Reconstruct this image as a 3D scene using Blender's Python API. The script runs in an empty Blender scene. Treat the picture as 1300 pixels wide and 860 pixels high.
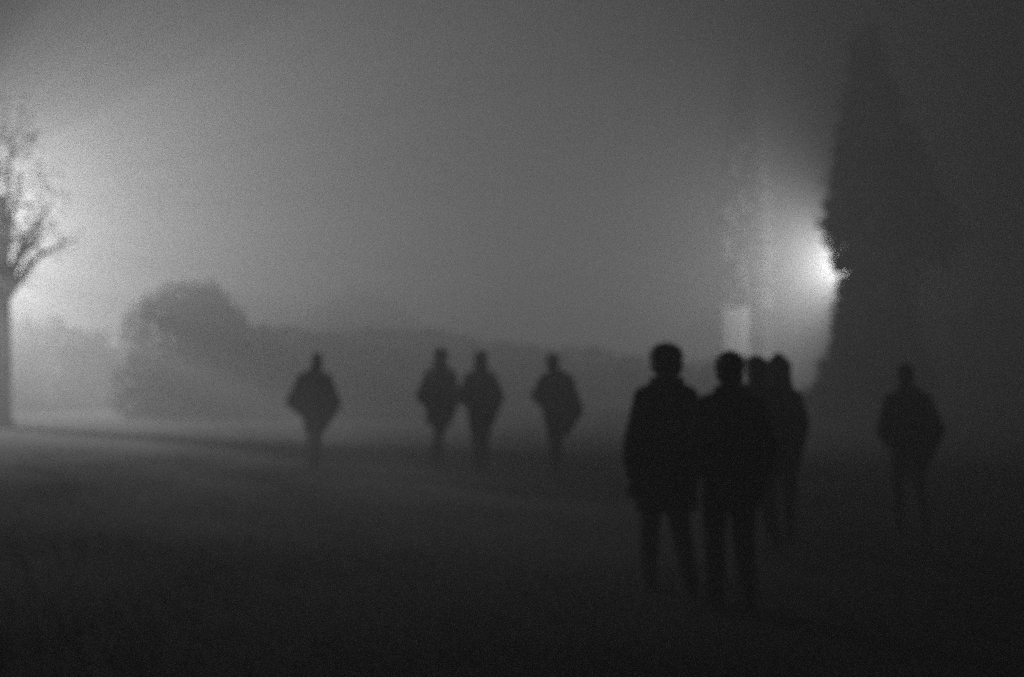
import bpy, bmesh, math, random
import numpy as np
from mathutils import Vector, Matrix

S = bpy.context.scene
COL = S.collection
R = math.radians

# ------------------------------------------------------------------ camera
F = 1264.0            # focal length in photo pixels (1300 wide)
CAM_H = 1.70
PITCH = math.atan(15.0 / F)
cam_d = bpy.data.cameras.new('camera')
cam_d.sensor_width = 36.0
cam_d.lens = F / 1300.0 * 36.0
cam_d.clip_start = 0.05
cam_d.clip_end = 1500.0
cam_d.dof.use_dof = True
cam_d.dof.focus_distance = 2.2
cam_d.dof.aperture_fstop = 1.35
cam = bpy.data.objects.new('camera', cam_d)
COL.objects.link(cam)
cam.location = (0, 0, CAM_H)
cam.rotation_euler = (math.pi / 2 + PITCH, 0, 0)
S.camera = cam


def at(px, py, dist):
    """photo pixel -> point at forward distance dist (metres along +Y)"""
    u = (px - 650.0) / F
    v = (430.0 - py) / F
    c, s = math.cos(PITCH), math.sin(PITCH)
    y = c - v * s
    z = s + v * c
    k = dist / y
    return Vector((u * k, dist, CAM_H + z * k))


# ------------------------------------------------------------------ world: a night sky, almost black
W = bpy.data.worlds.new('World')
S.world = W
W.use_nodes = True
W.cycles.sampling_method = 'NONE'
nt = W.node_tree
nt.nodes.clear()
sky = nt.nodes.new('ShaderNodeTexSky')
sky.sky_type = 'NISHITA'
sky.sun_disc = False
sky.sun_elevation = R(1.0)
sky.sun_rotation = R(120)
bw = nt.nodes.new('ShaderNodeRGBToBW')
bg = nt.nodes.new('ShaderNodeBackground')
bg.inputs['Strength'].default_value = 0.0003
out = nt.nodes.new('ShaderNodeOutputWorld')
nt.links.new(sky.outputs[0], bw.inputs[0])
nt.links.new(bw.outputs[0], bg.inputs['Color'])
nt.links.new(bg.outputs[0], out.inputs['Surface'])

# ------------------------------------------------------------------ light levels, exposure, haze
LEFT_W = 70000.0
RIGHT_W = 20000.0
HAZE_DENSITY = 0.082
HAZE_ANISO = 0.12
S.view_settings.view_transform = 'Standard'
S.view_settings.look = 'None'
S.view_settings.gamma = 1.0
S.view_settings.use_curve_mapping = False
S.view_settings.exposure = 0.0
S.cycles.max_bounces = 8
S.cycles.diffuse_bounces = 2
S.cycles.glossy_bounces = 1
S.cycles.volume_bounces = 4
S.cycles.sample_clamp_indirect = 0.25
S.cycles.use_denoising = False


# ------------------------------------------------------------------ helpers
def tag(o, label=None, cat=None, group=None, kind=None):
    if label: o['label'] = label
    if cat: o['category'] = cat
    if group: o['group'] = group
    if kind: o['kind'] = kind
    return o


def empty(name, loc, rz=0.0):
    o = bpy.data.objects.new(name, None)
    COL.objects.link(o)
    o.location = loc
    o.rotation_euler = (0, 0, rz)
    o.empty_display_size = 0.2
    return o


def link(name, me, mat, parent=None):
    o = bpy.data.objects.new(name, me)
    COL.objects.link(o)
    if mat: me.materials.append(mat)
    if parent: o.parent = parent
    return o


def bm_obj(name, bm, mat, parent=None, smooth=True):
    me = bpy.data.meshes.new(name)
    bm.to_mesh(me)
    bm.free()
    if smooth:
        me.polygons.foreach_set('use_smooth', [True] * len(me.polygons))
    return link(name, me, mat, parent)


def material(name, base, var=0.25, scale=8.0, rough=0.8, bump=0.3, detail=6.0, metallic=0.0):
    m = bpy.data.materials.new(name)
    m.use_nodes = True
    n = m.node_tree
    b = n.nodes['Principled BSDF']
    b.inputs['Roughness'].default_value = rough
    b.inputs['Metallic'].default_value = metallic
    b.inputs['Specular IOR Level'].default_value = 0.3
    tc = n.nodes.new('ShaderNodeTexCoord')
    no = n.nodes.new('ShaderNodeTexNoise')
    no.inputs['Scale'].default_value = scale
    no.inputs['Detail'].default_value = detail
    rp = n.nodes.new('ShaderNodeValToRGB')
    lo, hi = base * (1 - var), base * (1 + var)
    rp.color_ramp.elements[0].position = 0.3
    rp.color_ramp.elements[0].color = (lo, lo, lo, 1)
    rp.color_ramp.elements[1].position = 0.7
    rp.color_ramp.elements[1].color = (hi, hi, hi, 1)
    bu = n.nodes.new('ShaderNodeBump')
    bu.inputs['Strength'].default_value = bump
    bu.inputs['Distance'].default_value = 0.02
    n.links.new(tc.outputs['Object'], no.inputs['Vector'])
    n.links.new(no.outputs['Fac'], rp.inputs['Fac'])
    n.links.new(rp.outputs['Color'], b.inputs['Base Color'])
    n.links.new(no.outputs['Fac'], bu.inputs['Height'])
    n.links.new(bu.outputs['Normal'], b.inputs['Normal'])
    return m


def emitter(name, strength):
    m = bpy.data.materials.new(name)
    m.use_nodes = True
    b = m.node_tree.nodes['Principled BSDF']
    b.inputs['Base Color'].default_value = (0.8, 0.8, 0.8, 1)
    b.inputs['Emission Color'].default_value = (1, 1, 1, 1)
    b.inputs['Emission Strength'].default_value = strength
    m.cycles.emission_sampling = 'NONE'   # the lamp in front of the glass does the lighting
    return m


M = dict(
    ground=material('trodden_grass', 0.012, 0.4, 1.4, 0.95, 0.8),
    bark=material('bark', 0.10, 0.4, 14, 0.95, 1.0),
    needles=material('needles', 0.05, 0.4, 3, 0.8, 0.1),
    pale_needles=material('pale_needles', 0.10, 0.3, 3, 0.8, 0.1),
    shaded_leaves=material('shaded_leaves', 0.018, 0.4, 3, 0.85, 0.1),  # broadleaf crown colour darkened so the trees look unlit against the glow
    leaves=material('leaves', 0.025, 0.4, 3, 0.7, 0.1),
    skin=material('skin', 0.28, 0.08, 30, 0.55, 0.1),
    hair=material('hair', 0.02, 0.3, 60, 0.5, 0.6),
    eye=material('eye', 0.5, 0.05, 10, 0.2, 0.0),
    coat=material('dark_wool', 0.022, 0.3, 40, 0.95, 0.4),
    hazed_coat=material('hazed_wool', 0.16, 0.25, 40, 0.95, 0.4),  # coat colour lightened to stand in for lit fog before the figure
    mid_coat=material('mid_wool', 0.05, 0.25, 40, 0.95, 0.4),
    denim=material('dark_denim', 0.03, 0.3, 60, 0.9, 0.4),
    shoe=material('shoe_leather', 0.015, 0.3, 30, 0.95, 0.2),
    knit=material('knitted_wool', 0.03, 0.4, 90, 0.95, 0.8),
    metal=material('galvanised_metal', 0.25, 0.15, 20, 0.5, 0.1, metallic=0.6),
    white=material('white_paint', 0.13, 0.08, 6, 0.6, 0.1),
    lens=emitter('lamp_glass', 1.5),
)


def hull(bm, pts):
    vs = [bm.verts.new(p) for p in pts]
    r = bmesh.ops.convex_hull(bm, input=vs)
    junk = [g for g in r['geom_interior'] if isinstance(g, bmesh.types.BMVert)]
    junk = [v for v in set(junk) if v.is_valid]
    if junk:
        bmesh.ops.delete(bm, geom=junk, context='VERTS')


_ico = bmesh.new()
bmesh.ops.create_icosphere(_ico, subdivisions=2, radius=1.0)
ICO = [v.co.copy() for v in _ico.verts]
_ico.free()


def cap(bm, a, b, ra, rb):
    """tapered capsule"""
    a, b = Vector(a), Vector(b)
    hull(bm, [a + v * ra for v in ICO] + [b + v * rb for v in ICO])


def ell(bm, c, r):
    c = Vector(c)
    hull(bm, [c + Vector((v.x * r[0], v.y * r[1], v.z * r[2])) for v in ICO])


def loft(bm, rings, n=20):
    """closed elliptical loft; rings = (z, rx, ry, cx, cy)"""
    rows = []
    for z, rx, ry, cx, cy in rings:
        rows.append([bm.verts.new((cx + rx * math.cos(2 * math.pi * i / n),
                                   cy + ry * math.sin(2 * math.pi * i / n), z)) for i in range(n)])
    for a, b in zip(rows, rows[1:]):
        for i in range(n):
            j = (i + 1) % n
            bm.faces.new((a[i], a[j], b[j], b[i]))
    bm.faces.new(list(reversed(rows[0])))
    bm.faces.new(rows[-1])


def box(bm, c, size, rot=None):
    r = bmesh.ops.create_cube(bm, size=1.0)
    mtx = Matrix.Translation(Vector(c)) @ (rot or Matrix.Identity(4)) @ Matrix.Diagonal((*size, 1.0))
    bmesh.ops.transform(bm, matrix=mtx, verts=r['verts'])
    return r['verts']


def tube(bm, pts, radii, n=10):
    """tapered tube through points"""
    pts = [Vector(p) for p in pts]
    rows = []
    for i, p in enumerate(pts):
        d = (pts[min(i + 1, len(pts) - 1)] - pts[max(i - 1, 0)]).normalized()
        u = d.orthogonal().normalized() if i == 0 else (u - d * u.dot(d)).normalized()
        w = d.cross(u)
        rows.append([bm.verts.new(p + (u * math.cos(2 * math.pi * k / n) + w * math.sin(2 * math.pi * k / n)) * radii[i])
                     for k in range(n)])
    for a, b in zip(rows, rows[1:]):
        for i in range(n):
            j = (i + 1) % n
            bm.faces.new((a[i], a[j], b[j], b[i]))
    bm.faces.new(list(reversed(rows[0])))
    bm.faces.new(rows[-1])


def fuse(name, bm, voxel, mat, parent, smooth=4):
    """melt overlapping closed shapes into one continuous skin"""
    me = bpy.data.meshes.new(name)
    bm.to_mesh(me)
    bm.free()
    o = bpy.data.objects.new(name, me)
    COL.objects.link(o)
    r = o.modifiers.new('remesh', 'REMESH')
    r.mode = 'VOXEL'
    r.voxel_size = voxel
    s = o.modifiers.new('smooth', 'SMOOTH')
    s.factor = 0.5
    s.iterations = smooth
    dg = bpy.context.evaluated_depsgraph_get()
    new = bpy.data.meshes.new_from_object(o.evaluated_get(dg))
    new.name = name
    new.polygons.foreach_set('use_smooth', [True] * len(new.polygons))
    o.modifiers.clear()
    o.data = new
    bpy.data.meshes.remove(me)
    new.materials.append(mat)
    o.parent = parent
    return o


def leaf_mesh(name, pts, dirs, length, width, rng, mat, parent, scatter=0.6):
    """many small leaf-sized faces: a bent diamond at every point, roughly along dirs"""
    pts = np.asarray(pts, float)
    n = len(pts)
    d = np.asarray(dirs, float) + rng.normal(0, scatter, (n, 3))
    d /= np.linalg.norm(d, axis=1)[:, None] + 1e-9
    r = rng.normal(0, 1, (n, 3))
    s = np.cross(d, r)
    s /= np.linalg.norm(s, axis=1)[:, None] + 1e-9
    L = (length * rng.uniform(0.6, 1.35, n))[:, None]
    Wd = (width * rng.uniform(0.6, 1.35, n))[:, None]
    nrm = np.cross(d, s)
    v = np.empty((n, 4, 3))
    v[:, 0] = pts - d * L * 0.5
    v[:, 1] = pts + s * Wd * 0.5 + nrm * Wd * 0.15
    v[:, 2] = pts + d * L * 0.5
    v[:, 3] = pts - s * Wd * 0.5 + nrm * Wd * 0.15
    me = bpy.data.meshes.new(name)
    me.vertices.add(n * 4)
    me.vertices.foreach_set('co', v.reshape(-1))
    me.loops.add(n * 4)
    me.loops.foreach_set('vertex_index', np.arange(n * 4, dtype=np.int32))
    me.polygons.add(n)
    me.polygons.foreach_set('loop_start', np.arange(n, dtype=np.int32) * 4)
    me.polygons.foreach_set('loop_total', np.full(n, 4, dtype=np.int32))
    me.update()
    me.validate()
    return link(name, me, mat, parent)


def interp(x, xs, ys):
    return float(np.interp(x, xs, ys))


# ------------------------------------------------------------------ ground
def gz(x, y):
    """the field rises to a low bank at its far end"""
    t = min(1.0, max(0.0, (y - 16.0) / 16.0))
    return 0.4 * t * t * (3 - 2 * t)


def ground():
    rng = np.random.default_rng(3)
    bm = bmesh.new()
    ys = np.concatenate([np.linspace(-30, 2, 9), np.linspace(3, 60, 115), np.linspace(64, 190, 22)])
    xs = np.concatenate([np.linspace(-190, -40, 18), np.linspace(-38, 38, 120), np.linspace(40, 190, 18)])
    ph = rng.uniform(0, 6.28, 12)
    k = rng.normal(0, 1.0, (12, 2))
    def hgt(x, y):
        h = sum(math.sin(k[i, 0] * x + k[i, 1] * y + ph[i]) for i in range(12)) / 12
        return 0.018 * h - 0.01 + gz(x, y)
    grid = [[bm.verts.new((x, y, hgt(x, y))) for x in xs] for y in ys]
    for a, b in zip(grid, grid[1:]):
        for i in range(len(xs) - 1):
            bm.faces.new((a[i], a[i + 1], b[i + 1], b[i]))
    tag(bm_obj('ground', bm, M['ground']), kind='structure')


ground()


def grass():
    rng = np.random.default_rng(8)
    n = 70000
    y = 4.0 + 26 * rng.uniform(0, 1, n) ** 1.5
    x = rng.uniform(-.62, .62, n) * (y + 2)
    # tussocks: keep blades where a slow wave says the turf is thicker
    thick = .5 + .3 * np.sin(x * 2.1 + 1.7 * np.sin(y * 1.3)) + .3 * np.sin(y * 2.7 + x * .8)
    keep = rng.random(n) < np.clip(thick, .12, 1)
    x, y = x[keep], y[keep]
    z = np.array([gz(a, b) for a, b in zip(x, y)]) + .015
    P = np.stack([x, y, z], 1)
    g = leaf_mesh('grass', P, np.tile([0, 0, 1.0], (len(P), 1)), .05, .012, rng, M['leaves'], None, .45)
    tag(g, kind='stuff')


grass()


# ------------------------------------------------------------------ lamps
def floodlight(head, aim, watts, label, spot=None, blend=0.4, radius=0.12):
    """steel post carrying one tilted floodlight head; the lens gives the light"""
    head = Vector(head)
    aim = Vector(aim).normalized()
    g = gz(head.x, head.y)
    root = empty('floodlight', (head.x, head.y, g))
    head.z -= g
    tag(root, label, 'floodlight', 'floodlights shining through the fog')
    bm = bmesh.new()
    off = -aim.copy(); off.z = 0
    off = off.normalized() * 0.22
    base = Vector((off.x, off.y, 0))
    tube(bm, [base + Vector((0, 0, -0.1)), base + Vector((0, 0, 2)), base + Vector((0, 0, head.z + 0.05))], [0.085, 0.07, 0.05], 12)
    bm_obj('post', bm, M['metal'], root)
    bm = bmesh.new()
    tube(bm, [base + Vector((0, 0, 0)), base + Vector((0, 0, 0.05))], [0.17, 0.17], 12)
    bm_obj('base_plate', bm, M['metal'], root, False)
    rot = aim.to_track_quat('Z', 'Y').to_matrix().to_4x4()
    hc = Vector((0, 0, head.z))
    # bracket
    bm = bmesh.new()
    tube(bm, [base + Vector((0, 0, head.z)), hc - aim * 0.12], [0.025, 0.025], 8)
    bm_obj('bracket', bm, M['metal'], root)
    # housing: open tapered hood of four sides with a back
    bm = bmesh.new()
    b0 = [(-.12, -.10, -.14), (.12, -.10, -.14), (.12, .10, -.14), (-.12, .10, -.14)]
    b1 = [(-.22, -.17, 0), (.22, -.17, 0), (.22, .17, 0), (-.22, .17, 0)]
    b2 = [(-.20, -.15, -.01), (.20, -.15, -.01), (.20, .15, -.01), (-.20, .15, -.01)]
    rows = [[bm.verts.new(hc + rot.to_3x3() @ Vector(p)) for p in row] for row in (b0, b1, b2)]
    for a, b in zip(rows, rows[1:]):
        for i in range(4):
            bm.faces.new((a[i], a[(i + 1) % 4], b[(i + 1) % 4], b[i]))
    bm.faces.new(list(reversed(rows[0])))
    hs = bm_obj('lamp_head', bm, M['metal'], root, False)
    bm = bmesh.new()
    box(bm, hc + aim * -0.012, (.39, .29, .008), rot)
    bm_obj('lens', bm, M['lens'], hs, False)
    if spot:
        ld = bpy.data.lights.new('lamp_light', 'SPOT')
        ld.spot_size = R(spot)
        ld.spot_blend = blend
    else:
        ld = bpy.data.lights.new('lamp_light', 'POINT')
    ld.energy = watts
    ld.shadow_soft_size = radius
    lo = bpy.data.objects.new('lamp_light', ld)
    COL.objects.link(lo)
    lo.parent = root
    lo.location = hc + aim * 0.16
    lo.rotation_euler = (-aim).to_track_quat('Z', 'Y').to_euler()
    return root


floodlight(at(-165, 285, 23.0), (0.988, 0.156, -0.08), LEFT_W,
           'bright floodlight on a post at the far left beside the sparse spreading tree', spot=148, blend=1.0)
floodlight(at(1092, 333, 28), (-0.78, 0.62, -0.02), RIGHT_W,
           'bright floodlight glowing at the left edge of the dark pointed conifer', spot=178, blend=0.9)


# ------------------------------------------------------------------ trees, bushes, hedges
def conifer(base, rows, label, seed, n_branch, per, leaf=(0.34, 0.1), trunk_r=0.16, depth=1.0, group=None, mat='needles'):
    """rows: (z, left reach, right reach) about the trunk"""
    rng = np.random.default_rng(seed)
    zs = [r[0] for r in rows]; le = [r[1] for r in rows]; ri = [r[2] for r in rows]
    top = zs[-1]
    root = empty('conifer', base)
    tag(root, label, 'tree', group)
    bm = bmesh.new()
    pts = [(0, 0, -0.1), (0.02, 0, top * .3), (-0.01, 0.01, top * .65), (0, 0, top)]
    tube(bm, pts, [trunk_r * 1.2, trunk_r, trunk_r * .5, 0.01], 10)
    bm_obj('trunk', bm, M['bark'], root)
    P, D = [], []
    bb = bmesh.new()
    for i in range(n_branch):
        z = zs[0] + (top - zs[0]) * ((i + rng.uniform(0, 1)) / n_branch) ** 1.08
        a = i * 2.399 + rng.normal(0, .25)
        ca, sa = math.cos(a), math.sin(a)
        reach = interp(z, zs, ri) if ca > 0 else interp(z, zs, le)
        dep = 0.5 * (interp(z, zs, ri) + interp(z, zs, le)) * depth
        L = math.hypot(reach * ca, dep * sa) * rng.uniform(.86, 1.04)
        dv = np.array([reach * ca, dep * sa, 0]); dv /= np.linalg.norm(dv) + 1e-9
        droop = rng.uniform(.02, .22) * L
        start = np.array([0, 0, min(z + droop * .8, top - .05)])
        tip = dv * L + np.array([0, 0, z - droop * .2])
        if L > 0.3:
            tube(bb, [start, (start + tip) / 2 + np.array([0, 0, .08 * L]), tip], [0.03, 0.02, 0.006], 5)
        m = max(8, int(per * (0.35 + L / 1.6)))
        t = rng.uniform(0, 1, m) ** 0.75
        c = start + (tip - start) * t[:, None]
        spread = 0.10 + 0.13 * L * (1.05 - t)
        side = np.array([-dv[1], dv[0], 0])
        c = c + side * (rng.normal(0, 1, m) * spread)[:, None] + np.array([0, 0, 1]) * (rng.normal(-.03, .09, m))[:, None]
        P.append(c)
        D.append(np.tile(dv + np.array([0, 0, -.25]), (m, 1)))
    bm_obj('branches', bb, M['bark'], root)
    leaf_mesh('crown', np.concatenate(P), np.concatenate(D), leaf[0], leaf[1], rng, M[mat], root, .45)
    return root


def clump_points(rng, clumps, density):
    P, D = [], []
    for (x, y, z, rx, ry, rz) in clumps:
        m = int(density * (rx * ry * rz) ** (2 / 3))
        d = rng.normal(0, 1, (m, 3)); d /= np.linalg.norm(d, axis=1)[:, None]
        r = rng.uniform(0.25, 1.0, m) ** 0.5
        lump = 1 + 0.16 * np.sin(5 * d[:, 0] + 3 * d[:, 2] + x) * np.sin(4 * d[:, 1] - 5 * d[:, 2] + z)
        P.append(np.array([x, y, z]) + d * np.array([rx, ry, rz]) * (r * lump)[:, None])
        D.append(d)
    return np.concatenate(P), np.concatenate(D)


def broad_tree(base, clumps, label, seed, trunk_r, fork, density=900, leaf=(.16, .1), group=None):
    rng = np.random.default_rng(seed)
    root = empty('broadleaf_tree', base)
    tag(root, label, 'tree', group)
    bm = bmesh.new()
    tube(bm, [(0, 0, -.15), (0, 0, .3), (.03, 0, fork * .6), (0, .02, fork), (0, 0, fork * 1.6)],
         [trunk_r * 1.5, trunk_r * 1.05, trunk_r * .9, trunk_r * .8, trunk_r * .35], 12)
    tr = bm_obj('trunk', bm, M['bark'], root)
    bm = bmesh.new()
    for (x, y, z, rx, ry, rz) in clumps:
        mid = Vector((x * .45, y * .45, fork + (z - fork) * .55))
        tube(bm, [(0, 0, fork * .85), mid, (x, y, z)], [trunk_r * .5, trunk_r * .28, .02], 7)
    bm_obj('limbs', bm, M['bark'], tr)
    P, D = clump_points(rng, clumps, density)
    leaf_mesh('crown', P, D, leaf[0], leaf[1], rng, M['shaded_leaves'], root, .9)
    return root


def bush(base, clumps, label, seed, density=1500, leaf=(.15, .09), name='bush', group=None):
    rng = np.random.default_rng(seed)
    root = empty(name, base)
    tag(root, label, 'bush', group)
    bm = bmesh.new()
    for (x, y, z, rx, ry, rz) in clumps:
        tube(bm, [(x * .2, y * .2, -.08), (x * .6, y * .6, z * .5), (x, y, z)], [.06, .04, .015], 6)
    bm_obj('stems', bm, M['bark'], root)
    P, D = clump_points(rng, clumps, density)
    keep = P[:, 2] > 0.0
    leaf_mesh('foliage', P[keep], D[keep], leaf[0], leaf[1], rng, M['leaves'], root, .9)
    return root


def hedge(x0, y0, x1, y1, h, th, label, seed, per_m=330, rag=0.12, name='hedge', fall=0.0):
    rng = np.random.default_rng(seed)
    a, b = Vector((x0, y0, 0)), Vector((x1, y1, 0))
    L = (b - a).length
    root = empty(name, (a + b) / 2 + Vector((0, 0, min(gz(x0, y0), gz(x1, y1)) - .02)), math.atan2(y1 - y0, x1 - x0))
    tag(root, label, 'hedge')

    def hf(x):
        t = np.clip((np.asarray(x) / L + .5 - .55) / .4, 0, 1)
        return h * (1 - fall * t * t * (3 - 2 * t))
    # woody, uneven core
    bm = bmesh.new()
    n = max(8, int(L / .6))
    rows = []
    for i in range(n + 1):
        x = -L / 2 + L * i / n
        t = th * .36 * rng.uniform(.85, 1.15); hh = float(hf(x)) * .9 + rng.normal(0, rag * .4)
        rows.append([bm.verts.new(p) for p in ((x, -t, -.05), (x, -t, hh * .8), (x, -t * .5, hh), (x, t * .5, hh), (x, t, hh * .8), (x, t, -.05))])
    for p, q in zip(rows, rows[1:]):
        for i in range(5):
            bm.faces.new((p[i], p[i + 1], q[i + 1], q[i]))
    bm.faces.new(rows[0]); bm.faces.new(list(reversed(rows[-1])))
    bm_obj('core', bm, M['bark'], root, False)
    m = int(L * per_m)
    x = rng.uniform(-L / 2, L / 2, m)
    wob = rag * (np.sin(x * 1.3 + seed) + .7 * np.sin(x * 3.1 + 1) + .5 * np.sin(x * 6.7))
    face = rng.random(m)
    y = np.where(face < .42, -th / 2, np.where(face < .84, rng.uniform(-th / 2, th / 2, m), th / 2)) + rng.normal(0, .06, m)
    z = np.where((face >= .42) & (face < .84), hf(x) + wob * .6 + rng.normal(0, .06, m), rng.uniform(0.05, 1, m) * (hf(x) + wob * .5))
    leaf_mesh('foliage', np.stack([x, y, z], 1), np.tile([0, -.4, .5], (m, 1)), .17, .11, rng, M['leaves'], root, 1.0)
    return root


def rel(px, py, dist, base):
    return at(px, py, dist) - base


# dark pointed conifer standing in front of the right lamp
D = 24.0
b = at(1104, 430, D); b.z = gz(b.x, b.y)
rows = []
for py, l, r in ((640, 1062, 1160), (500, 1056, 1168), (400, 1060, 1168), (352, 1064, 1168), (335, 1063, 1182), (318, 1057, 1212), (302, 1050, 1234),
                 (282, 1044, 1222), (230, 1052, 1190), (150, 1066, 1152), (90, 1076, 1122), (40, 1082, 1100)):
    pl, pr = at(l, py, D), at(r, py, D)
    rows.append((pl.z - b.z, max(.06, b.x - pl.x), max(.05, pr.x - b.x)))
rows[0] = (0.15, rows[0][1], rows[0][2])
conifer(b, rows, 'tall dark pointed conifer hiding the right floodlight', 11, 210, 80, trunk_r=.22)

# narrow, paler-lit conifer behind and left of it
D = 31.5
b = at(944, 430, D); b.z = gz(b.x, b.y)
rows = []
for py, w in ((520, 30), (440, 34), (340, 40), (250, 35), (160, 22), (110, 13), (75, 4)):
    p = at(944 + w, py, D)
    rows.append((p.z - b.z, max(.05, p.x - b.x), max(.05, p.x - b.x)))
rows[0] = (0.3, rows[0][1], rows[0][2])
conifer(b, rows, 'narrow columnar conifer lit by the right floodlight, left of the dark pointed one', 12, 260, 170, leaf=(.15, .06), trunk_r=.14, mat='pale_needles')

# broad tree at the left edge, mostly out of frame
D = 21.0
b = at(0, 430, D); b.z = gz(b.x, b.y)
cl = []
for px, py, r in ((-40, 250, 2.0), (-90, 300, 1.9), (-70, 190, 1.8), (10, 215, 1.3), (15, 290, 1.25), (45, 300, .85), (68, 296, .6), (82, 298, .42),
                  (30, 325, .75), (8, 338, .8), (50, 250, .7), (-20, 150, 1.4), (20, 170, .8), (-120, 230, 1.9), (-60, 340, 1.1)):
    p = rel(px, py, D, b)
    cl.append((p.x, (hash((px, py)) % 100 / 100 - .5) * 1.4, p.z, r * .7, r * .7, r * .6))
broad_tree(b, cl, 'sparse spreading tree at the left edge against the left glow', 21, .22, 3.0, 200, (.12, .08))

# round bush at left, and its fainter neighbours further off
D = 23.8
b = at(236, 430, D); b.z = gz(b.x, b.y)
cl = []
for px, py, r in ((236, 415, 1.15), (196, 420, .8), (276, 420, .8), (214, 410, .62), (250, 403, .62), (272, 415, .52), (196, 450, .85), (277, 450, .8), (236, 460, 1.3), (200, 490, .95), (272, 490, .95), (236, 505, 1.1), (190, 515, .6), (283, 515, .6), (230, 404, .66), (262, 408, .56), (188, 425, .5), (287, 425, .45)):
    p = rel(px, py, D, b)
    cl.append((p.x, random.Random(px).uniform(-.5, .5), p.z, r, r * 1.1, r * .95))
bush(b, cl, 'large rounded bush rising above the low hedge at left', 31, 2300, (.17, .11))

D = 30.5
b = at(455, 430, D); b.z = gz(b.x, b.y)
cl = []
for px, py, r in ((455, 425, 1.4), (418, 430, 1.0), (495, 432, 1.1), (440, 404, .7), (475, 408, .7)):
    p = rel(px, py, D, b)
    cl.append((p.x, random.Random(px).uniform(-.5, .5), p.z, r, r, r))
bush(b, cl, 'faint rounded bush further off behind the hooded walker at left', 32, 1800, (.18, .12))

D = 37.0
b = at(690, 430, D); b.z = gz(b.x, b.y)
cl = []
for px, py, r in ((690, 400, 1.9), (640, 415, 1.5), (742, 410, 1.7), (600, 430, 1.3), (790, 430, 1.3), (715, 380, 1.2), (665, 385, 1.0)):
    p = rel(px, py, D, b)
    cl.append((p.x, random.Random(px).uniform(-.7, .7), p.z, r, r, r * .9))
broad_tree(b, cl, 'faint low tree far off in the middle of the fog', 33, .25, 1.6, 900, (.22, .14))

# low hedges closing the field
a0, a1 = at(-330, 430, 24.0), at(940, 430, 28.5)
hedge(a0.x, a0.y, a1.x, a1.y, 2.0, 1.1, 'long low clipped hedge across the back of the field', 41, fall=.4)
a0, a1 = at(1130, 430, 30), at(1520, 430, 31)
hedge(a0.x, a0.y, a1.x, a1.y, 2.2, 1.0, 'dark hedge at the right edge behind the lone figure', 42)


def small_shrub(px, top_py, half, dist, label, seed, name='shrub'):
    b = at(px, 430, dist); b.z = gz(b.x, b.y)
    t = at(px, top_py, dist).z - b.z
    r = half / F * dist
    rg = random.Random(seed)
    cl = [(0, 0, t - r * 1.0, r, r, r)]
    cl += [(rg.uniform(-.6, .6) * r, rg.uniform(-.5, .5) * r, max(.35, t - r * 2.0 - .42 * k), r * 1.5, r * 1.2, r * 1.1) for k in range(5)]
    cl.append((rg.uniform(-.3, .3) * r, 0, t - r * .2, r * .35, r * .35, r * .5))
    return bush(b, cl, label, seed, 3200, (.12, .07), name)


small_shrub(30, 404, 17, 24.5, 'small shrub at the foot of the sparse left tree', 51)
small_shrub(71, 404, 14, 24.6, 'small shrub poking above the hedge right of the sparse left tree', 52)
small_shrub(122, 419, 8, 24.7, 'tiny shrub top on the hedge left of the large rounded bush', 53)
small_shrub(335, 413, 12, 25.6, 'small shrub on the hedge right of the large rounded bush', 54)
small_shrub(1250, 384, 17, 29.5, 'shrub rising above the dark right hedge', 55)

# scrub around the foot of the dark conifer
D = 22.5
b = at(1090, 430, D); b.z = gz(b.x, b.y)
cl = []
for px, py, r in ((1085, 470, .75), (1125, 460, .8), (1062, 500, .6), (1150, 490, .7), (1040, 530, .5), (1100, 420, .6), (1135, 415, .5)):
    p = rel(px, py, D, b)
    cl.append((p.x, random.Random(px).uniform(-.3, .3), max(.3, p.z), r, r, r))
bush(b, cl, 'dense dark scrub round the foot of the pointed conifer', 56, 2600, (.15, .09))


# ------------------------------------------------------------------ pale slatted board beyond the group
def board():
    D = 30.0
    p0, p1 = at(918, 390, D), at(948, 390, D)
    w = p1.x - p0.x
    g = gz(0, D)
    root = empty('notice_board', ((p0.x + p1.x) / 2, D, g))
    tag(root, 'pale upright slatted board standing beyond the heads of the close group', 'board')
    z1 = p0.z - g; z0 = .45
    n = 6
    for i in range(n):
        bm = bmesh.new()
        cw = (w - .06) / n
        vs = box(bm, (-w / 2 + .03 + cw * (i + .5), -.02 + .004 * (i % 2), (z0 + z1) / 2), (cw - .02, .025, z1 - z0 - .04))
        bm_obj('plank', bm, M['white'], root, False)
    for s in (-1, 1):
        bm = bmesh.new()
        box(bm, (s * (w / 2), .03, z1 / 2 + .02), (.07, .07, z1 + .14))
        bm_obj('post', bm, M['white'], root, False)
    for z in (z0 + .15, z1 - .65, z1 - .12):
        bm = bmesh.new()
        box(bm, (0, .018, z), (w - .075, .04, .08))
        bm_obj('rail', bm, M['white'], root, False)


board()


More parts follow.
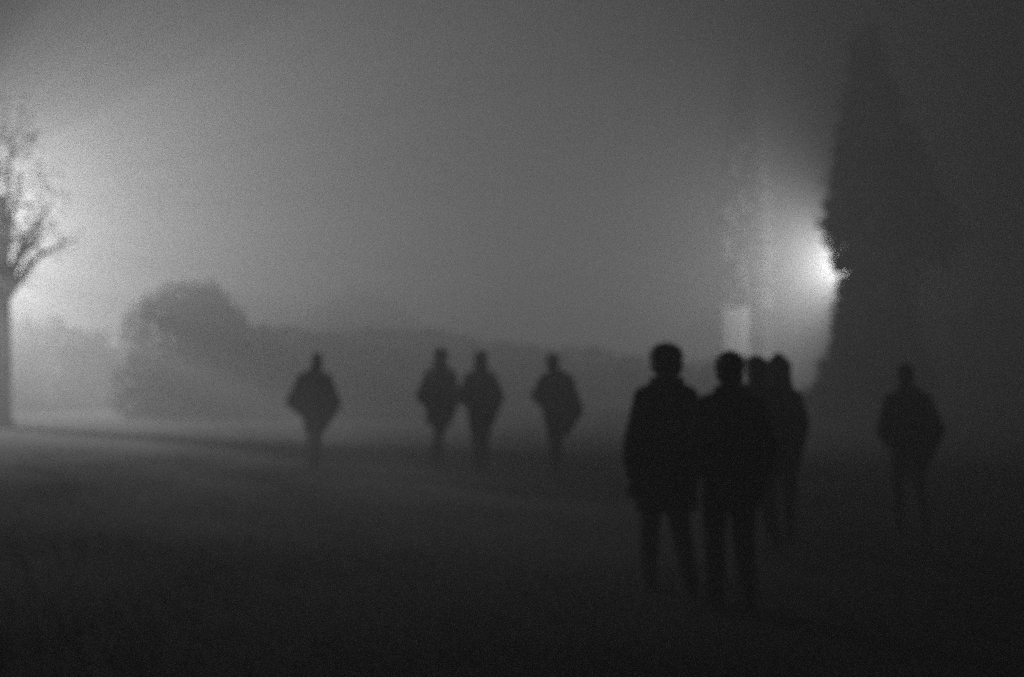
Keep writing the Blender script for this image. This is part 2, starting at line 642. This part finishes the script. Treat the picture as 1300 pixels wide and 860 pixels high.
# ------------------------------------------------------------------ people
def person(px, dist, top_py, label, group=None, face=0.0, elbow=(.33, .33), elbow_z=(1.12, 1.12), hands='pockets',
           shoulder=.19, coat_hem=.86, hem_w=.23, bulk=1.0, headgear='hood', step=.18, lean=0.0, head_dx=0.0,
           gear_w=1.0, leg_gap=.085, hood_tip=0.0, puff=True, coat='coat'):
    base = at(px, 430, dist); base.z = 0
    H = at(px, top_py, dist).z
    extra = dict(hood=.035, beanie=.03, hair=.02, brim=.06, bun=.03)[headgear] + hood_tip
    k = (H - extra) / 1.75
    root = empty('person', base, face)
    tag(root, label, 'person', group)
    V = lambda x, y, z: Vector((x + lean * z * .06, y, z)) * k
    sgn = (-1, 1)
    # ---- joints (facing +Y, away from the camera)
    hip = [V(s * .09, 0, .92) for s in sgn]
    fy = (step, -step)
    knee = [V(s * leg_gap, fy[i] * .55 + .03, .50) for i, s in enumerate(sgn)]
    ank = [V(s * leg_gap * .85, fy[i] * 1.15 - (.02 if fy[i] >= 0 else .05), .085 + (0.0 if fy[i] >= 0 else .05)) for i, s in enumerate(sgn)]
    sh = [V(s * shoulder, 0, 1.375) for s in sgn]
    el = [V(s * elbow[i], -.07, elbow_z[i]) for i, s in enumerate(sgn)]
    wr = []
    for i, s in enumerate(sgn):
        if hands == 'pockets':
            wr.append(V(s * .20, .10, elbow_z[i] - .11))
        elif hands == 'hang':
            wr.append(V(s * (elbow[i] + .0), .05 + .05 * s, elbow_z[i] - .26))
        elif hands == 'front':
            wr.append(V(s * .10, .24, 1.10))
    head = V(head_dx, .02, 1.625)
    # ---- body: one continuous surface
    bm = bmesh.new()
    loft(bm, [(z * k, rx * k, ry * k, (lean * z * .06) * k, cy * k) for z, rx, ry, cy in
              ((.84, .13, .10, 0), (.93, .165, .115, -.01), (1.05, .14, .10, 0), (1.18, .15, .105, 0), (1.32, .175, .115, .0), (1.42, .15, .09, -.01), (1.47, .07, .06, -.01))])
    for i in (0, 1):
        s = sgn[i]
        cap(bm, hip[i], knee[i], .085 * k, .058 * k)
        cap(bm, knee[i], ank[i], .055 * k, .032 * k)
        cap(bm, ank[i] + Vector((0, -.015, -.04)) * k, ank[i] + Vector((s * .01, .12, -.055)) * k, .024 * k, .020 * k)
        cap(bm, V(0, -.01, 1.41), sh[i], .07 * k, .062 * k)
        cap(bm, sh[i], el[i], .056 * k, .042 * k)
        cap(bm, el[i], wr[i], .042 * k, .028 * k)
        # hand: palm, four curled fingers of different length and a thumb from the palm's side
        d = (wr[i] - el[i]).normalized()
        side = d.cross(Vector((0, 1, 0)) if abs(d.y) < .8 else Vector((1, 0, 0))).normalized()
        if side.y < 0: side = -side
        curl = d.cross(side).normalized()
        if curl.x * s > 0: curl = -curl
        palm = wr[i] + d * .055 * k
        hull(bm, [wr[i] + d * (.015 * k) + v * .022 * k for v in ICO] + [wr[i] + d * .085 * k + side * q * .026 * k + v * .013 * k for q in (-1, 1) for v in ICO])
        for q, ln in ((-.030, .062), (-.010, .072), (.010, .078), (.030, .070)):
            a0 = wr[i] + d * .085 * k + side * q * k
            a1 = a0 + (d * .82 + curl * .45).normalized() * ln * .5 * k
            a2 = a1 + (d * .45 + curl * .85).normalized() * ln * .5 * k
            cap(bm, a0, a1, .0092 * k, .0086 * k)
            cap(bm, a1, a2, .0086 * k, .0075 * k)
        t0 = wr[i] + d * .03 * k + side * .026 * k
        t1 = t0 + (d * .6 + side * .75).normalized() * .042 * k
        t2 = t1 + (d * .85 + side * .1 + curl * .4).normalized() * .03 * k
        cap(bm, t0, t1, .013 * k, .010 * k)
        cap(bm, t1, t2, .010 * k, .0085 * k)
    cap(bm, V(0, -.015, 1.44), head + Vector((0, -.015, -.06)) * k, .056 * k, .05 * k)
    # head with brow, nose, lips, chin, ears
    ell(bm, head + Vector((0, -.012, .03)) * k, (.075 * k, .095 * k, .09 * k))
    hull(bm, [head + Vector((v.x * .062, .015 + v.y * .07, -.03 + v.z * .06)) * k for v in ICO] +
         [head + Vector((v.x * .026, .06 + v.y * .024, -.098 + v.z * .02)) * k for v in ICO])
    cap(bm, head + Vector((-.03, .078, .025)) * k, head + Vector((.03, .078, .025)) * k, .013 * k, .013 * k)
    cap(bm, head + Vector((0, .085, .012)) * k, head + Vector((0, .106, -.03)) * k, .009 * k, .014 * k)
    cap(bm, head + Vector((-.018, .082, -.064)) * k, head + Vector((.018, .082, -.064)) * k, .008 * k, .008 * k)
    for s in sgn:
        ell(bm, head + Vector((s * .078, -.01, -.005)) * k, (.012 * k, .02 * k, .032 * k))
    body = fuse('body', bm, .007, M['skin'], root, 2)
    for s in sgn:
        bm = bmesh.new()
        ell(bm, head + Vector((s * .031, .073, 0)) * k, (.012 * k, .011 * k, .010 * k))
        bm_obj('eye', bm, M['eye'], root)
    # ---- trousers
    bm = bmesh.new()
    loft(bm, [(z * k, rx * k * bulk, ry * k * bulk, (lean * z * .06) * k, -.005 * k) for z, rx, ry in ((.80, .13, .12), (.92, .19, .14), (1.02, .17, .125))])
    for i in (0, 1):
        cap(bm, hip[i], knee[i], .108 * k * bulk, .078 * k * bulk)
        cap(bm, knee[i], ank[i] + Vector((0, -.008, -.005)) * k, .076 * k * bulk, .066 * k * bulk)
    fuse('trousers', bm, .013, M['denim'], root, 5)
    # ---- shoes
    for i in (0, 1):
        bm = bmesh.new()
        s = sgn[i]
        a = ank[i]
        cap(bm, a + Vector((0, -.045, -.04)) * k, a + Vector((s * .012, .14, -.05)) * k, .045 * k, .038 * k)
        cap(bm, a + Vector((0, -.02, .03)) * k, a + Vector((0, -.01, -.03)) * k, .055 * k, .05 * k)
        hull(bm, [a + Vector((x, y, z)) * k for x, y in ((-.042, -.085), (.042, -.085), (.05 + s * .01, .1), (.03 + s * .012, .18), (-.03 + s * .012, .18), (-.05 + s * .01, .1)) for z in (-.085, -.055)])
        fuse('shoe', bm, .009, M['shoe'], root, 2)
    # ---- coat with sleeves, as one garment
    bm = bmesh.new()
    lx = lambda z: (lean * z * .06) * k
    loft(bm, [(z * k, rx * k * bulk, ry * k * bulk, lx(z), cy * k) for z, rx, ry, cy in
              ((coat_hem, hem_w, hem_w * .74, -.005), ((coat_hem + 1.2) / 2, hem_w * .5 + .1, .16, -.01), (1.2, .20, .15, -.01),
               (1.33, .195, .155, -.015), (1.41, shoulder * .72, .13, -.02), (1.475, .10, .095, -.015), (1.53, .075, .08, -.01))])
    for i in (0, 1):
        cap(bm, V(0, -.015, 1.44), sh[i] + Vector((0, -.01, .0)), .075 * k * bulk, .082 * k * bulk)
        if puff:
            side_pt = V(s * .12, -.01, max(.62, elbow_z[i] - .38))
            hull(bm, [q + v * .085 * k for q in (sh[i] - Vector((0, 0, .03)), el[i], (el[i] + wr[i]) / 2, side_pt) for v in ICO])
        cap(bm, sh[i], el[i], .082 * k * bulk, .072 * k * bulk)
        e = wr[i] - (wr[i] - el[i]).normalized() * .02 * k
        cap(bm, el[i], e, .072 * k * bulk, .05 * k * bulk)
    # collar folds and pocket flaps give the surface some relief
    for s in sgn:
        cap(bm, V(s * .06, .10, 1.50), V(s * .085, .13, 1.30), .03 * k, .014 * k)
    cap(bm, V(-.09, -.075, 1.49), V(.09, -.075, 1.49), .03 * k, .03 * k)
    fuse('coat', bm, .014, M[coat], root, 12)
    # ---- headgear / hair
    bm = bmesh.new()
    g = gear_w
    if headgear == 'hood':
        ell(bm, head + Vector((0, -.035, .035)) * k, (.112 * k * g, .125 * k, .118 * k))
        ell(bm, head + Vector((0, -.045, -.06)) * k, (.112 * k * g, .115 * k, .10 * k))
        cap(bm, head + Vector((0, -.06, -.12)) * k, V(0, -.05, 1.44), .11 * k * g, .13 * k * g)
        if hood_tip:
            cap(bm, head + Vector((0, -.04, .10)) * k, head + Vector((.0, -.06, .115 + hood_tip)) * k, .075 * k, .022)
        fuse('hood', bm, .010, M[coat], root, 5)
    elif headgear == 'beanie':
        ell(bm, head + Vector((0, -.018, .05)) * k, (.098 * k * g, .112 * k, .10 * k))
        cap(bm, head + Vector((0, -.02, .13)) * k, head + Vector((0, -.02, .145)) * k, .028 * k, .022 * k)
        for j in range(16):
            a = 2 * math.pi * j / 16; c2 = 2 * math.pi * (j + 1) / 16
            cap(bm, head + Vector((.088 * g * math.cos(a), -.012 + .102 * math.sin(a), .035)) * k, head + Vector((.088 * g * math.cos(c2), -.012 + .102 * math.sin(c2), .035)) * k, .02 * k, .02 * k)
        fuse('beanie', bm, .009, M['knit'], root, 3)
    elif headgear in ('hair', 'bun'):
        ell(bm, head + Vector((0, -.03, .04)) * k, (.092 * k * g, .105 * k, .098 * k))
        ell(bm, head + Vector((0, -.06, -.03)) * k, (.085 * k * g, .07 * k, .10 * k))
        if headgear == 'bun':
            ell(bm, head + Vector((-.045, -.085, .085)) * k, (.05 * k, .05 * k, .045 * k))
        for s in sgn:
            cap(bm, head + Vector((s * .07 * g, -.02, .05)) * k, head + Vector((s * .075 * g, -.03, -.05)) * k, .025 * k, .015 * k)
        fuse('hair', bm, .009, M['hair'], root, 3)
    elif headgear == 'brim':
        loft(bm, [((head.z / k + z) * k, rx * k * g, ry * k * g, head.x, head.y - .02 * k) for z, rx, ry in
                  ((.045, .155, .16), (.055, .16, .165), (.06, .105, .12), (.12, .10, .115), (.155, .085, .10), (.17, .05, .06))])
        ell(bm, head + Vector((0, -.02, .05)) * k, (.09 * k * g, .105 * k, .08 * k))
        fuse('hat', bm, .010, M['knit'], root, 3)
        bm = bmesh.new()
        ell(bm, head + Vector((0, -.05, -.02)) * k, (.088 * k * g, .075 * k, .10 * k))
        fuse('hair', bm, .009, M['hair'], root, 3)
    return root


GF = 'walkers far out on the field'
GN = 'figures in the close group'
person(399, 14.4, 446, 'figure furthest left in a coat paled as by fog with elbows spread wide and hands in pockets', GF, elbow=(.345, .335), elbow_z=(1.02, .99), shoulder=.19,
       coat_hem=.60, hem_w=.17, headgear='hood', gear_w=.85, step=.24, leg_gap=.05, head_dx=.04, face=.15, coat='hazed_coat')
person(555, 14.6, 440, 'hooded walker second from the left leaning toward a companion', GF, elbow=(.27, .25), elbow_z=(1.05, 1.05), shoulder=.165,
       coat_hem=.62, hem_w=.20, headgear='hood', step=.26, lean=.6, leg_gap=.05, face=-.2, coat='mid_coat')
person(610, 13.9, 444, 'hooded walker with a long narrow coat right beside the leaning one', GF, elbow=(.27, .26), elbow_z=(1.12, 1.10), shoulder=.165,
       coat_hem=.70, hem_w=.18, headgear='hood', step=.22, leg_gap=.05, face=.1, coat='mid_coat')
person(704, 13.6, 447, 'lone bare-headed walker in the middle with one elbow lower than the other', GF, elbow=(.28, .325), elbow_z=(1.15, .94), shoulder=.175,
       coat_hem=.74, hem_w=.165, headgear='hair', step=.30, leg_gap=.035, gear_w=1.15, lean=.3, head_dx=-.06, face=-.1)
person(845, 7.0, 433, 'tallest close figure with thick bushy hair and a loose long coat', GN, elbow=(.25, .23), elbow_z=(1.08, 1.08), shoulder=.16,
       coat_hem=.58, hem_w=.235, headgear='hair', gear_w=1.4, hands='hang', step=.2, leg_gap=.07, face=.2)
person(926, 6.6, 443, 'close bare-headed figure with a round head and a short jacket', GN, elbow=(.235, .235), elbow_z=(1.11, 1.11), shoulder=.17,
       coat_hem=.98, hem_w=.195, headgear='hair', hands='front', step=.12, gear_w=1.12)
person(959, 8.2, 449, 'figure just right of the round-headed one, partly hidden behind it', GN, elbow=(.25, .25), elbow_z=(1.1, 1.1), shoulder=.18,
       coat_hem=.82, hem_w=.22, headgear='hair', hands='hang', step=.12, gear_w=1.15, face=.3)
person(988, 8.8, 443, 'figure in a pointed hood at the right end of the close group', GN, elbow=(.23, .20), elbow_z=(1.14, 1.14), shoulder=.15,
       coat_hem=.7, hem_w=.2, headgear='hood', step=.12, hood_tip=.05, gear_w=1.15, hands='front', face=-.2)
person(1152, 9.3, 459, 'lone figure far right with hair in a bun and elbows out', None, elbow=(.275, .275), elbow_z=(1.08, 1.08), shoulder=.18,
       coat_hem=.76, hem_w=.185, headgear='bun', step=.16, head_dx=-.03, leg_gap=.07)


# ------------------------------------------------------------------ haze
bm = bmesh.new()
box(bm, (0, 82, 7.5), (400, 240, 17.5))
hz = bm_obj('haze', bm, None, None, False)
hz['kind'] = 'stuff'
hm = bpy.data.materials.new('fog_air')
hm.use_nodes = True
n = hm.node_tree
n.nodes.clear()
ho = n.nodes.new('ShaderNodeOutputMaterial')
pv = n.nodes.new('ShaderNodeVolumePrincipled')
pv.inputs['Color'].default_value = (.52, .52, .52, 1)
pv.inputs['Density'].default_value = HAZE_DENSITY
pv.inputs['Anisotropy'].default_value = HAZE_ANISO
n.links.new(pv.outputs[0], ho.inputs['Volume'])
hz.data.materials.append(hm)
